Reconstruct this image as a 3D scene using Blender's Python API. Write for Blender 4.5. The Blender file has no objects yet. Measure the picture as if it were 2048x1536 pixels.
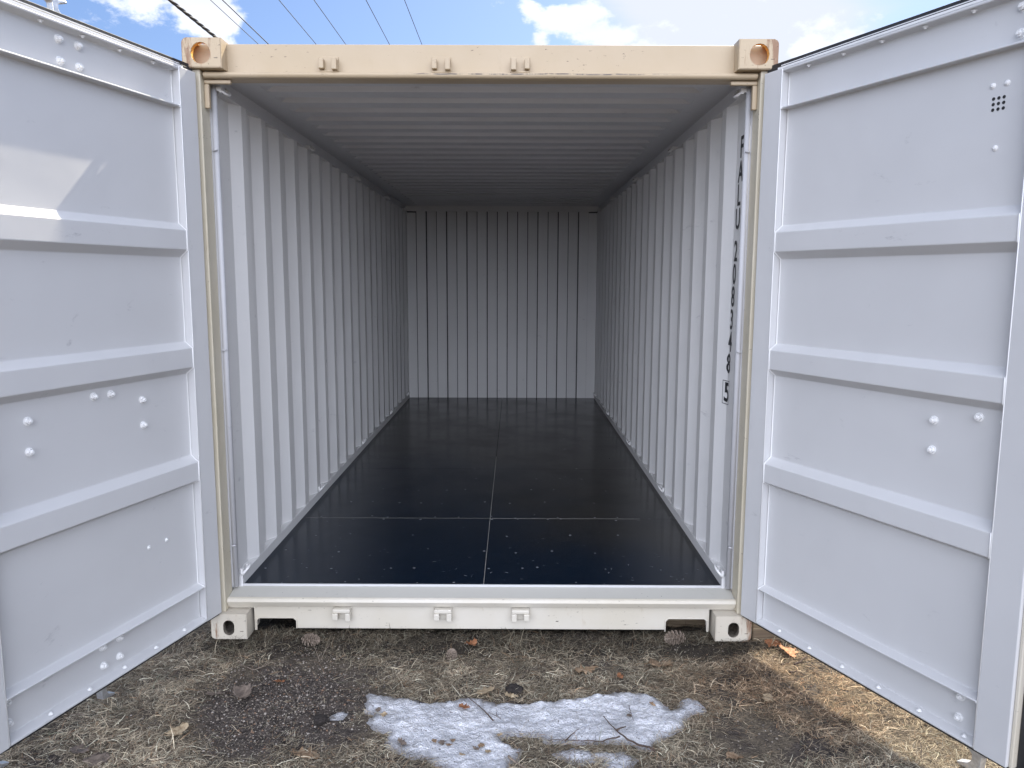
import bpy, bmesh, math, random
import numpy as np
from mathutils import Vector, Matrix, noise
R = math.radians
rnd = random.Random(7)
sc = bpy.context.scene
col = sc.collection

# ------------------------------------------------------------------ camera, sky, sun
cd = bpy.data.cameras.new("camera"); cam = bpy.data.objects.new("camera", cd); col.objects.link(cam)
CAM = Vector((0.1434, -3.3010, 1.6151)); PITCH, YAW, ROLL = -0.13395, -0.002235, 0.003553
cd.sensor_fit = 'HORIZONTAL'; cd.sensor_width = 36.0; cd.lens = 36.0 * 1543.87 / 2048.0
cd.clip_start = 0.05; cd.clip_end = 6000
fw = Vector((math.sin(YAW) * math.cos(PITCH), math.cos(YAW) * math.cos(PITCH), math.sin(PITCH)))
ri = Vector((math.cos(YAW), -math.sin(YAW), 0)); up = ri.cross(fw)
ri, up = ri * math.cos(ROLL) + up * math.sin(ROLL), up * math.cos(ROLL) - ri * math.sin(ROLL)
mw = Matrix((ri, up, -fw)).transposed().to_4x4(); mw.translation = CAM
cam.matrix_world = mw; sc.camera = cam

S = Vector((0.4425, 1.0, 1.126)).normalized()          # towards the sun
SUN_EL = math.asin(S.z); SUN_AZ = math.atan2(S.x, S.y)
sl = bpy.data.lights.new("sun", 'SUN'); sun = bpy.data.objects.new("sun", sl); col.objects.link(sun)
sl.energy = 3.8; sl.angle = R(0.55); sl.color = (1.0, 0.90, 0.72)
sun.rotation_euler = (-S).to_track_quat('-Z', 'Y').to_euler(); sun.location = (3, 6, 8)
sc.cycles.diffuse_bounces = 8; sc.cycles.max_bounces = 14
sc.view_settings.view_transform = 'Standard'; sc.view_settings.look = 'None'
sc.view_settings.exposure = 1.35; sc.view_settings.gamma = 1.0; sc.view_settings.use_curve_mapping = False

world = bpy.data.worlds.new("World"); sc.world = world; world.use_nodes = True
W = world.node_tree; W.nodes.clear()
def wn(t, **k):
    n = W.nodes.new(t)
    for a, b in k.items(): setattr(n, a, b)
    return n
sky = wn('ShaderNodeTexSky', sky_type='NISHITA', sun_disc=False, sun_elevation=SUN_EL, sun_rotation=SUN_AZ,
         altitude=100, air_density=1.0, dust_density=1.2, ozone_density=1.6)
tc = wn('ShaderNodeTexCoord')
nz = wn('ShaderNodeTexNoise'); nz.inputs['Scale'].default_value = 12; nz.inputs['Detail'].default_value = 10; nz.inputs['Roughness'].default_value = 0.62
mpn = wn('ShaderNodeMapping'); mpn.inputs['Scale'].default_value = (1, 1, 1.7); mpn.inputs['Location'].default_value = (0.37, 0.2, 0.11)
W.links.new(tc.outputs['Generated'], mpn.inputs[0]); W.links.new(mpn.outputs[0], nz.inputs['Vector'])
def wmath(op, a, b=None):
    m = wn('ShaderNodeMath', operation=op)
    for i, v in enumerate((a, b)):
        if v is None: continue
        if hasattr(v, 'is_output') or hasattr(v, 'links'): W.links.new(v, m.inputs[i])
        else: m.inputs[i].default_value = v
    return m.outputs[0]
def bump_at(d, r0, r1, amp):
    v = wn('ShaderNodeVectorMath', operation='DISTANCE'); W.links.new(tc.outputs['Generated'], v.inputs[0])
    v.inputs[1].default_value = Vector(d).normalized()
    m = wn('ShaderNodeMapRange', interpolation_type='SMOOTHSTEP')
    W.links.new(v.outputs['Value'], m.inputs[0])
    m.inputs[1].default_value = r0; m.inputs[2].default_value = r1; m.inputs[3].default_value = amp; m.inputs[4].default_value = 0
    return m.outputs[0]
acc = wmath('SUBTRACT', wmath('MULTIPLY', wmath('SUBTRACT', nz.outputs['Fac'], .5), 2.1), 0.13)
for d, a, b, amp in (((-.430, .858, .300), .0, .070, .40), ((-.385, .880, .303), .0, .055, .40), ((-.335, .893, .303), .0, .050, .46), ((-.318, .902, .289), .0, .034, .34), ((-.352, .892, .280), .0, .028, .26),
                     ((.016, .950, .312), .0, .022, .40), ((.045, .951, .305), .0, .036, .50), ((.080, .951, .296), .0, .042, .50), ((.115, .951, .286), .0, .036, .40), ((.030, .957, .278), .0, .018, .36),
                     ((.325, .911, .262), .0, .050, .30), ((.365, .890, .270), .0, .050, .25), ((.15, .945, .285), .0, .045, .10), ((.24, .925, .285), .0, .05, .12),
                     ((-.20, .93, .30), .03, .17, -.22), ((-.06, .955, .29), .0, .07, -.20), ((0, -.80, .55), .35, 1.35, .60)):  # last entry: unseen cloud bank added behind the camera as fill light
    acc = wmath('ADD', acc, bump_at(d, a, b, amp))
cm = wn('ShaderNodeMapRange', interpolation_type='SMOOTHSTEP'); W.links.new(acc, cm.inputs[0])
cm.inputs[1].default_value = 0.0; cm.inputs[2].default_value = 0.26
# thin veil towards the right
nz2 = wn('ShaderNodeTexNoise'); nz2.inputs['Scale'].default_value = 3.2; nz2.inputs['Detail'].default_value = 5
mp2 = wn('ShaderNodeMapping'); mp2.inputs['Scale'].default_value = (1.0, 1.0, 5.0); mp2.inputs['Rotation'].default_value = (0, R(20), 0)
W.links.new(tc.outputs['Generated'], mp2.inputs[0]); W.links.new(mp2.outputs[0], nz2.inputs['Vector'])
veil = wmath('ADD', wmath('SUBTRACT', nz2.outputs['Fac'], .55), bump_at((.255, .92, .300), .08, .24, .62))
vm = wn('ShaderNodeMapRange', interpolation_type='SMOOTHSTEP'); W.links.new(veil, vm.inputs[0])
vm.inputs[1].default_value = 0.05; vm.inputs[2].default_value = 0.55; vm.inputs[4].default_value = 0.92
skyb = wn('ShaderNodeMix', data_type='RGBA', blend_type='MULTIPLY'); skyb.inputs[0].default_value = 1
W.links.new(sky.outputs[0], skyb.inputs[6]); skyb.inputs[7].default_value = (.41, .47, .58, 1)
mx1 = wn('ShaderNodeMix', data_type='RGBA'); mx2 = wn('ShaderNodeMix', data_type='RGBA')
W.links.new(vm.outputs[0], mx1.inputs[0]); W.links.new(skyb.outputs[2], mx1.inputs[6]); mx1.inputs[7].default_value = (3.45, 3.6, 3.95, 1)
W.links.new(cm.outputs[0], mx2.inputs[0]); W.links.new(mx1.outputs[2], mx2.inputs[6])
spw = wn('ShaderNodeSeparateXYZ'); W.links.new(tc.outputs['Generated'], spw.inputs[0])      # unseen clouds behind the camera are brightened to light doors and interior
cbr = wn('ShaderNodeMapRange'); W.links.new(spw.outputs[1], cbr.inputs[0])
cbr.inputs[1].default_value = -1; cbr.inputs[2].default_value = .88; cbr.inputs[3].default_value = 9.0; cbr.inputs[4].default_value = 4.5
cb2 = wn('ShaderNodeMapRange', interpolation_type='SMOOTHSTEP'); W.links.new(spw.outputs[1], cb2.inputs[0])
cb2.inputs[1].default_value = -1; cb2.inputs[2].default_value = -.5; cb2.inputs[3].default_value = 10; cb2.inputs[4].default_value = 0  # extra brightness added low behind the camera to reach the back wall
cmb = wn('ShaderNodeVectorMath', operation='SCALE'); cmb.inputs[0].default_value = (.91, .965, 1.12); W.links.new(wmath('MULTIPLY', wmath('ADD', cbr.outputs[0], cb2.outputs[0]), wmath('ADD', wmath('MULTIPLY', nz2.outputs['Fac'], .5), .74)), cmb.inputs['Scale'])
W.links.new(cmb.outputs[0], mx2.inputs[7])
bg = wn('ShaderNodeBackground'); bg.inputs[1].default_value = 0.10
W.links.new(mx2.outputs[2], bg.inputs[0])
wo = wn('ShaderNodeOutputWorld'); W.links.new(bg.outputs[0], wo.inputs[0])

# ------------------------------------------------------------------ helpers
def link(o, parent=None):
    col.objects.link(o)
    if parent: o.parent = parent
    return o
def tag(o, label=None, cat=None, group=None, kind=None):
    if label: o['label'] = label
    if cat: o['category'] = cat
    if group: o['group'] = group
    if kind: o['kind'] = kind
    return o
def empty(name, loc=(0, 0, 0)):
    o = bpy.data.objects.new(name, None); o.location = loc; o.empty_display_size = .1; return link(o)
def build(name, bm, mats, parent=None, smooth=False, bevel=0, seg=2, recalc=True):
    if recalc: bmesh.ops.recalc_face_normals(bm, faces=bm.faces)
    me = bpy.data.meshes.new(name); bm.to_mesh(me); bm.free()
    if not isinstance(mats, (list, tuple)): mats = [mats]
    for m in mats: me.materials.append(m)
    if smooth:
        for p in me.polygons: p.use_smooth = True
    o = bpy.data.objects.new(name, me); link(o, parent)
    if bevel:
        b = o.modifiers.new("bevel", 'BEVEL'); b.width = bevel; b.segments = seg; b.limit_method = 'ANGLE'; b.angle_limit = R(25); b.harden_normals = False
    return o
def box(bm, x0, x1, y0, y1, z0, z1, mi=0):
    vs = [bm.verts.new(p) for p in ((x0,y0,z0),(x1,y0,z0),(x1,y1,z0),(x0,y1,z0),(x0,y0,z1),(x1,y0,z1),(x1,y1,z1),(x0,y1,z1))]
    for f in ((0,3,2,1),(4,5,6,7),(0,1,5,4),(1,2,6,5),(2,3,7,6),(3,0,4,7)):
        bm.faces.new([vs[i] for i in f]).material_index = mi
def prism(bm, pts, axis, a0, a1, mi=0):
    """closed 2-D outline extruded along an axis (0 x, 1 y, 2 z)"""
    def P(p, a):
        q = [p[0], p[1]]; q.insert(axis, a); return q
    A = [bm.verts.new(P(p, a0)) for p in pts]; B = [bm.verts.new(P(p, a1)) for p in pts]
    n = len(pts)
    for i in range(n):
        bm.faces.new((A[i], A[(i+1) % n], B[(i+1) % n], B[i])).material_index = mi
    bm.faces.new(A[::-1]).material_index = mi; bm.faces.new(B).material_index = mi
def tube(bm, pts, r, n=8, mi=0, closed=False, rr=None):
    pts = [Vector(p) for p in pts]; rings = []
    m = len(pts); ref = None
    for i, p in enumerate(pts):
        t = (pts[(i+1) % m] - pts[i-1]) if closed else (pts[min(i+1, m-1)] - pts[max(i-1, 0)])
        t.normalize()
        if ref is None: ref = t.orthogonal().normalized()
        ref = (ref - t * ref.dot(t)).normalized(); b = t.cross(ref)
        q = rr[i] if rr else r
        rings.append([bm.verts.new(p + (ref * math.cos(2*math.pi*k/n) + b * math.sin(2*math.pi*k/n)) * q) for k in range(n)])
    for i in range(m if closed else m-1):
        a, b2 = rings[i], rings[(i+1) % m]
        for k in range(n):
            f = bm.faces.new((a[k], a[(k+1) % n], b2[(k+1) % n], b2[k])); f.material_index = mi; f.smooth = True
    if not closed:
        bm.faces.new(rings[0][::-1]).material_index = mi; bm.faces.new(rings[-1]).material_index = mi
def ray(px, py):
    return fw + ri * ((px - 1024) / 1543.87) - up * ((py - 768) / 1543.87)
def gp(px, py, z=0.0):
    """where a sight line of the survey photograph meets the ground"""
    d = ray(px, py); t = (z - CAM.z) / d.z; return CAM + d * t

# ------------------------------------------------------------------ materials
def new_mat(name):
    m = bpy.data.materials.new(name); m.use_nodes = True; return m, m.node_tree, m.node_tree.nodes['Principled BSDF']
class NT:
    def __init__(s, t): s.t = t
    def n(s, ty, **k):
        x = s.t.nodes.new(ty)
        for a, b in k.items(): setattr(x, a, b)
        return x
    def put(s, v, sock):
        if isinstance(v, bpy.types.NodeSocket): s.t.links.new(v, sock)
        else: sock.default_value = v
    def noise(s, vec, scale, detail=4, rough=.55, dist=0):
        x = s.n('ShaderNodeTexNoise'); s.put(vec, x.inputs['Vector']); x.inputs['Scale'].default_value = scale
        x.inputs['Detail'].default_value = detail; x.inputs['Roughness'].default_value = rough; x.inputs['Distortion'].default_value = dist
        return x.outputs['Fac']
    def voro(s, vec, scale, feature='F1', out='Distance'):
        x = s.n('ShaderNodeTexVoronoi', feature=feature); s.put(vec, x.inputs['Vector']); x.inputs['Scale'].default_value = scale
        return x.outputs[out]
    def obj(s): return s.n('ShaderNodeTexCoord').outputs['Object']
    def mapv(s, vec, scale=(1,1,1), loc=(0,0,0)):
        x = s.n('ShaderNodeMapping'); s.put(vec, x.inputs[0]); x.inputs['Scale'].default_value = scale; x.inputs['Location'].default_value = loc
        return x.outputs[0]
    def mr(s, v, a, b, c=0, d=1, smooth=True):
        x = s.n('ShaderNodeMapRange'); 
        if smooth: x.interpolation_type = 'SMOOTHSTEP'
        s.put(v, x.inputs[0])
        for i, q in enumerate((a, b, c, d)): x.inputs[i+1].default_value = q
        return x.outputs[0]
    def m(s, op, a, b=0.0, c=None):
        x = s.n('ShaderNodeMath', operation=op); s.put(a, x.inputs[0]); s.put(b, x.inputs[1])
        if c is not None: s.put(c, x.inputs[2])
        return x.outputs[0]
    def mix(s, f, a, b):
        x = s.n('ShaderNodeMix', data_type='RGBA'); s.put(f, x.inputs[0]); s.put(a if isinstance(a, bpy.types.NodeSocket) else (*a, 1), x.inputs[6]); s.put(b if isinstance(b, bpy.types.NodeSocket) else (*b, 1), x.inputs[7])
        return x.outputs[2]
    def xyz(s, vec):
        x = s.n('ShaderNodeSeparateXYZ'); s.put(vec, x.inputs[0]); return x.outputs
    def bump(s, h, strength, dist):
        x = s.n('ShaderNodeBump'); s.put(h, x.inputs['Height']); x.inputs['Strength'].default_value = strength; x.inputs['Distance'].default_value = dist
        return x.outputs[0]

def paint(name, base, rough=.42, smudge=(.30, .30, .32), smudge_amt=.5, chips=False, rust=0, wave=.0016):
    m, t, b = new_mat(name); N = NT(t); o = N.obj()
    big = N.noise(o, 1.7, 3); fine = N.noise(o, 38, 5, .65)
    c = N.mix(N.mr(big, .3, .7), base, tuple(x * .955 for x in base))
    sm = N.m('MULTIPLY', N.mr(N.noise(N.mapv(o, (1, 1, 2.2)), 6.5, 7, .72, .4), .625, .74), smudge_amt)
    c = N.mix(sm, c, smudge)
    if chips:
        ch = N.mr(N.noise(o, 55, 3, .5), .735, .76); ch = N.m('MULTIPLY', ch, N.mr(N.noise(o, 3, 2), .5, .6))
        c = N.mix(ch, c, (.05, .045, .04))
    if rust:
        ru = N.mr(N.noise(N.mapv(o, (14, 14, 2.5)), 1.6, 6, .7), .60, .74, 0, rust)
        c = N.mix(ru, c, (.20, .085, .035))
    t.links.new(c, b.inputs['Base Color'])
    t.links.new(N.mr(fine, .3, .7, rough - .06, rough + .08), b.inputs['Roughness'])
    h = N.m('ADD', N.m('ADD', N.m('MULTIPLY', N.noise(o, 4.5, 2), 1.0), N.m('MULTIPLY', N.noise(o, 1.8, 1), 3.5)), N.m('MULTIPLY', N.noise(o, 260, 2), .03))
    t.links.new(N.bump(h, .35, wave * 6), b.inputs['Normal'])
    b.inputs['Specular IOR Level'].default_value = .45
    return m
WHITE = (.60, .60, .605)
M_white = paint("white_paint", WHITE, .40)
M_inside = paint("grey_white_interior_paint", (.71, .705, .70), .50, smudge_amt=.45)
M_inside_shaded = paint("shaded_interior_paint", (.60, .60, .615), .55, smudge_amt=.45)  # same paint as the interior, ceiling shade put into a darker colour
M_bar = paint("grey_bar_paint", (.50, .50, .52), .5)
M_seal = paint("white_sealant", (.80, .80, .80), .5, smudge_amt=.1)

def cream_mat(name, base=(.485, .388, .268), casting=0, scratch=False, inner=(.62, .36, .12), rusty=0):
    m, t, b = new_mat(name); N = NT(t); o = N.obj(); X = N.xyz(o)
    c = N.mix(N.mr(N.noise(o, 2.6, 4), .3, .7), base, (base[0]*.93, base[1]*.91, base[2]*.86))
    c = N.mix(N.m('MULTIPLY', N.mr(N.noise(N.mapv(o, (1, 1, .25)), 22, 7, .75), .60, .72), .45), c, (.42, .33, .22))
    sp = N.m('MULTIPLY', N.mr(N.noise(N.mapv(o, (.5, 1, 1.6)), 75, 4, .65), .655, .69), N.mr(N.noise(o, 5, 3), .50, .60))
    c = N.mix(sp, c, (.06, .04, .03))
    if casting:
        w = N.mr(N.m('MULTIPLY', X[0], casting), .020, .085)          # the outer flank of the casting rusts first
        st = N.noise(N.mapv(o, (60, 60, 7)), 1.0, 6, .7)
        ru = N.m('MULTIPLY', N.mr(N.m('ADD', st, N.m('SUBTRACT', N.m('MULTIPLY', w, .20), .05 - rusty)), .56, .68), .80)
        c = N.mix(ru, c, (.20, .085, .035))
        ins = N.m('MULTIPLY', N.m('MULTIPLY', N.m('LESS_THAN', N.m('ABSOLUTE', X[0]), .0625), N.m('LESS_THAN', N.m('ABSOLUTE', X[2]), .0465)), N.m('GREATER_THAN', X[1], -.086))
        c = N.mix(N.m('MULTIPLY', ins, N.mr(st, .35, .6, .7, 1)), c, inner)  # cavity colour; upper castings have golden daylight mixed into the rusty orange
    if scratch:
        line = N.m('ABSOLUTE', N.m('SUBTRACT', X[2], N.m('ADD', 2.4585, N.m('MULTIPLY', N.m('SUBTRACT', N.noise(N.mapv(o, (1, 0, 0)), 5, 3), .5), .016))))
        ln = N.mr(line, .0012, .0046, 1, 0)
        al = N.m('MULTIPLY', N.mr(X[0], -.40, -.15), N.mr(X[0], .45, .95, 1, 0))
        br = N.mr(N.noise(N.mapv(o, (1, 0, .2)), 14, 5, .7), .40, .55)
        c = N.mix(N.m('MULTIPLY', N.m('MULTIPLY', ln, al), N.m('MULTIPLY', br, .95)), c, (.10, .085, .08))
    t.links.new(c, b.inputs['Base Color']); b.inputs['Roughness'].default_value = .45
    h = N.m('ADD', N.noise(o, 6, 3), N.m('MULTIPLY', N.noise(o, 120, 3), .08))
    t.links.new(N.bump(h, .4, .008), b.inputs['Normal'])
    return m
M_cream = cream_mat("cream_frame_paint", scratch=True)
M_sill = cream_mat("cream_sill_paint", base=(.615, .575, .50))
M_thresh = paint("scuffed_threshold_paint", (.50, .485, .44), .5, smudge=(.30, .29, .27), smudge_amt=.7, chips=True)
M_post = cream_mat("cream_post_paint", base=(.60, .55, .44))
M_cast = {(s_, t_): cream_mat("cream_casting_paint", base=(.505, .405, .28) if t_ else (.61, .565, .49), casting=s_, rusty=.05 if t_ else 0, inner=(.92, .50, .10) if t_ else (.13, .11, .09)) for s_ in (-1, 1) for t_ in (True, False)}

def flat(name, base, rough=.6, metal=0, var=.25, scale=20, bump=.3, bd=.003):
    m, t, b = new_mat(name); N = NT(t); o = N.obj()
    c = N.mix(N.mr(N.noise(o, scale, 5, .65), .32, .68), tuple(x*(1-var) for x in base), tuple(min(1, x*(1+var)) for x in base))
    t.links.new(c, b.inputs['Base Color']); b.inputs['Roughness'].default_value = rough; b.inputs['Metallic'].default_value = metal
    t.links.new(N.bump(N.noise(o, scale*4, 4), bump, bd), b.inputs['Normal'])
    return m
M_rubber = flat("black_rubber", (.022, .022, .024), .55)
M_black = flat("black_stencil_paint", (.015, .016, .02), .5, var=.1)
M_galv = flat("galvanised_steel", (.62, .63, .65), .38, .75, .15, 60)
M_slot = flat("dark_seam_slot", (.11, .11, .115), .8)
M_dark = flat("dark_hole", (.02, .02, .022), .8)

def floor_mat():
    m, t, b = new_mat("dark_coated_floor"); N = NT(t); o = N.obj()
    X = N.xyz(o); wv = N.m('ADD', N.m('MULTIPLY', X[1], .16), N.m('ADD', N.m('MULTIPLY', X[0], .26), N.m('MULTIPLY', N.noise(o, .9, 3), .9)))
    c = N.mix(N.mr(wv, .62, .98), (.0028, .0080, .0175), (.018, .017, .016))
    sc1 = N.m('MULTIPLY', N.mr(N.noise(N.mapv(o, (1, 1.6, 1)), 26, 5, .65), .70, .73), N.mr(N.noise(o, 2.6, 3), .42, .55))
    c = N.mix(sc1, c, (.17, .17, .17))
    t.links.new(c, b.inputs['Base Color'])
    t.links.new(N.mr(N.noise(o, 3, 3, .5), .3, .75, .17, .27), b.inputs['Roughness'])
    t.links.new(N.bump(N.noise(o, 5, 2), .15, .004), b.inputs['Normal']); b.inputs['Specular IOR Level'].default_value = .18
    return m
M_floor = floor_mat()
M_seam = flat("pale_floor_seam", (.30, .29, .26), .6)
M_screw = flat("worn_screw_head", (.22, .23, .245), .5, .3)

def timber_mat():
    m, t, b = new_mat("weathered_timber"); N = NT(t); o = N.obj()
    g = N.noise(N.mapv(o, (1.5, 22, 40)), 2.2, 6, .6, .6)
    c = N.mix(N.mr(g, .35, .65), (.14, .10, .065), (.32, .25, .16))
    t.links.new(c, b.inputs['Base Color']); b.inputs['Roughness'].default_value = .85
    t.links.new(N.bump(g, .6, .005), b.inputs['Normal']); return m
M_timber = timber_mat()

def ground_mat():
    m, t, b = new_mat("dead_thatch_and_soil"); N = NT(t)
    g = N.n('ShaderNodeNewGeometry').outputs['Position']; X = N.xyz(g)
    soil = N.mix(N.mr(N.noise(g, 34, 7, .7), .3, .7), (.036, .031, .029), (.12, .10, .087))
    straw = N.mix(N.mr(N.noise(N.mapv(g, (1, 2.4, 1)), 60, 6, .75, 1.2), .35, .66), (.065, .054, .042), (.25, .205, .15))
    f = N.mr(N.noise(g, 3.3, 6, .65), .40, .56)
    sand = N.n('ShaderNodeVectorMath', operation='DISTANCE'); t.links.new(g, sand.inputs[0]); sand.inputs[1].default_value = (-.72, -.55, 0)
    f2 = N.m('MULTIPLY', f, N.mr(N.m('ADD', sand.outputs['Value'], N.m('MULTIPLY', N.noise(g, 5, 4), .35)), .38, .66))
    c = N.mix(f2, soil, straw)
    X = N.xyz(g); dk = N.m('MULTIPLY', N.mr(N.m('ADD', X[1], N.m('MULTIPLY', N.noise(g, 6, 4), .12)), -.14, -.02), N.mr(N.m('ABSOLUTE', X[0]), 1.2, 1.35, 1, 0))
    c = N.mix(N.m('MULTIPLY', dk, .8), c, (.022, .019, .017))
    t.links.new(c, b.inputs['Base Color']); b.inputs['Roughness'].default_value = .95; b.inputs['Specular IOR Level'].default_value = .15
    h = N.m('ADD', N.noise(g, 60, 6, .7), N.m('MULTIPLY', N.voro(g, 150), .4))
    t.links.new(N.bump(h, .9, .012), b.inputs['Normal']); return m
M_ground = ground_mat()

def attr_mat(name, rough=.8, trans=False):
    m, t, b = new_mat(name); N = NT(t)
    a = N.n('ShaderNodeAttribute'); a.attribute_name = 'Col'
    t.links.new(a.outputs['Color'], b.inputs['Base Color']); b.inputs['Roughness'].default_value = rough; b.inputs['Specular IOR Level'].default_value = .2
    return m
M_grass = attr_mat("dry_grass_blade", .75)
M_gravel = attr_mat("small_gravel", .85)

def snow_mat():
    m, t, b = new_mat("old_dirty_snow"); N = NT(t); g = N.obj()
    c = N.mix(N.mr(N.noise(g, 5, 6, .6), .36, .64), (.50, .505, .535), (.76, .765, .80))
    c = N.mix(N.mr(N.noise(N.mapv(g, (1, 1.6, 1)), 13, 8, .78), .53, .68, 0, .75), c, (.27, .255, .26))
    sp = N.mr(N.noise(g, 62, 6, .7), .62, .66, 0, .9)
    c = N.mix(sp, c, (.06, .045, .035))
    edge = N.n('ShaderNodeAttribute'); edge.attribute_name = 'edge'
    c = N.mix(N.mr(edge.outputs['Fac'], .1, 1, .85, 0), c, (.27, .265, .275))
    t.links.new(c, b.inputs['Base Color']); b.inputs['Roughness'].default_value = .42
    b.inputs['Subsurface Weight'].default_value = .15; b.inputs['Subsurface Radius'].default_value = (.01, .012, .016); b.inputs['Subsurface Scale'].default_value = .5
    h = N.m('ADD', N.noise(g, 70, 6, .75), N.m('MULTIPLY', N.voro(g, 160), .6))
    t.links.new(N.bump(h, .9, .008), b.inputs['Normal']); return m
M_snow = snow_mat()
def leaf_mat(name, a, b_):
    m, t, b = new_mat(name); N = NT(t); o = N.obj()
    c = N.mix(N.mr(N.noise(o, 40, 6, .7), .35, .65), a, b_)
    t.links.new(c, b.inputs['Base Color']); b.inputs['Roughness'].default_value = .7
    t.links.new(N.bump(N.noise(N.mapv(o, (1, 3, 1)), 120, 3), .6, .002), b.inputs['Normal']); return m
M_leaf = {'tan': leaf_mat("tan_leaf", (.20, .125, .07), (.34, .24, .15)), 'rust': leaf_mat("rust_leaf", (.20, .075, .03), (.36, .16, .075)),
          'pale': leaf_mat("pale_leaf", (.30, .22, .13), (.46, .36, .235)), 'grey': leaf_mat("grey_leaf", (.11, .085, .07), (.21, .165, .13)),
          'orange': leaf_mat("orange_leaf", (.42, .17, .08), (.62, .30, .15))}
M_twig = flat("bark_twig", (.075, .05, .038), .85, scale=60)
M_cone = flat("pine_cone_scale", (.27, .215, .17), .8, scale=80)
M_clod = flat("dark_soil_clod", (.035, .028, .025), .95, scale=60, bump=.9, bd=.01)
M_wire = flat("cable_sheath", (.03, .03, .033), .5)

# ------------------------------------------------------------------ ground
def dense(a, b, step, lo, hi):
    v = list(np.arange(a, b + 1e-9, step)); s = step; x = a; L = []
    while x > lo: s = min(s * 1.35, 400); x -= s; L.append(x)
    s = step; x = b; H = []
    while x < hi: s = min(s * 1.35, 400); x += s; H.append(x)
    return np.array(L[::-1] + v + H)
def fbm(x, y, f, seed=0.0):
    return noise.fractal(Vector((x * f + seed, y * f - seed, seed * .7)), 0.6, 2.1, 5)
def gz(x, y):
    z = -.012 + .010 * fbm(x, y, 2.2) + .006 * fbm(x, y, 11, 3.1)
    if y > 0.10: z -= min((y - .10) * .25, .055)
    r = math.hypot(x, y + 1)
    if r > 6: z += .0
    return z
xs = dense(-2.3, 2.6, .014, -2500, 2500); ys = dense(-1.35, .65, .014, -2500, 2500)
nx, ny = len(xs), len(ys)
V = np.zeros((nx * ny, 3)); 
for j, y in enumerate(ys):
    for i, x in enumerate(xs):
        near = abs(x) < 8 and abs(y) < 12
        V[j * nx + i] = (x, y, gz(x, y) if near else -.02)
def mesh_np(name, V, F, mats, parent=None, smooth=False, cols=None, attr='Col'):
    me = bpy.data.meshes.new(name)
    F = np.asarray(F, dtype=np.int32); k = F.shape[1]
    me.vertices.add(len(V)); me.vertices.foreach_set('co', np.asarray(V, dtype=np.float32).ravel())
    me.loops.add(F.size); me.loops.foreach_set('vertex_index', F.ravel())
    me.polygons.add(len(F)); me.polygons.foreach_set('loop_start', np.arange(0, F.size, k, dtype=np.int32))
    me.polygons.foreach_set('loop_total', np.full(len(F), k, dtype=np.int32))
    me.polygons.foreach_set('use_smooth', np.full(len(F), smooth))
    me.update(calc_edges=True); me.validate()
    if cols is not None:
        if cols.ndim == 1:
            a = me.attributes.new(attr, 'FLOAT', 'POINT'); a.data.foreach_set('value', cols.astype(np.float32))
        else:
            a = me.attributes.new(attr, 'FLOAT_COLOR', 'POINT'); a.data.foreach_set('color', cols.astype(np.float32).ravel())
    me.materials.append(mats); o = bpy.data.objects.new(name, me); link(o, parent); return o
I, J = np.meshgrid(np.arange(nx-1), np.arange(ny-1)); b0 = (J * nx + I).ravel()
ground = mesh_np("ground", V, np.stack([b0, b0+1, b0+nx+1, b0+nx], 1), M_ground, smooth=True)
tag(ground, "dead grass and dark soil ground in front of the container", kind='structure')

# ------------------------------------------------------------------ container
box_c = empty("shipping_container"); tag(box_c, "cream framed white steel shipping container with both doors swung open and a dark floor", "shipping container")
C = box_c
FL, CE = .200, 2.475

bm = bmesh.new(); box(bm, -1.215, 1.215, .07, .135, 2.443, 2.585)                      # header
prism(bm, [(.035, 2.446), (.030, 2.456), (.038, 2.466), (.072, 2.468), (.072, 2.4445), (.045, 2.4415)], 0, -1.150, 1.150)
build("header", bm, M_cream, C, bevel=.004)
bm = bmesh.new()                                                                        # sill with the two pockets
zt = .134
pts = [(-1.10, .110), (-1.040, .110), (-1.040, .112), (-1.030, .025), (-1.030, .055), (-1.022, .062), (-.862, .062), (-.853, .055), (-.846, .025)]
out = [(-1.045, .012), (-1.034, .012), (-1.032, .060), (-1.024, .070), (-.864, .070), (-.855, .060), (-.847, .022),
       (.843, .022), (.848, .060), (.858, .074), (1.022, .074), (1.031, .062), (1.034, .012), (1.045, .012), (1.045, .120), (1.215, .120), (1.215, zt), (-1.215, zt), (-1.215, .120), (-1.045, .120)]
prism(bm, out, 1, .07, .078)
for sgn, zt_, a, b in ((-1, .070, -1.033, -.853), (1, .074, .846, 1.033)):      # folded lip round each pocket
    prism(bm, [(a, .014), (a - .006, .014), (a - .006, zt_ - .006), (a + .008, zt_ + .0075), (b - .008, zt_ + .0075), (b + .006, zt_ - .004), (b + .006, .0225), (b, .0225), (b, zt_ - .010), (b - .012, zt_ + .001), (a + .012, zt_ + .001), (a, zt_ - .010)], 1, .0655, .0695)
    box(bm, a, b, .0785, .16, zt_ + .0015, zt_ + .006)
prism(bm, [(.046, .148), (.040, .160), (.046, .172), (.056, .1765), (.0615, .1765), (.0615, .136), (.052, .136)], 0, -1.157, 1.157)
build("sill", bm, M_sill, C, bevel=.003)
bm = bmesh.new(); prism(bm, [(.062, .1745), (.150, .1930), (.150, .150), (.0785, .1345), (.062, .1345)], 0, -1.156, 1.156)
build("threshold_plate", bm, M_thresh, C, bevel=.001)
bm = bmesh.new(); box(bm, -.84, .84, .080, .14, .03, .118); build("sill_backing_beam", bm, M_dark, C)
bm = bmesh.new(); box(bm, -1.13, 1.13, .1505, .158, .185, .2015); build("floor_edge_strip", bm, M_white, C)
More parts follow.
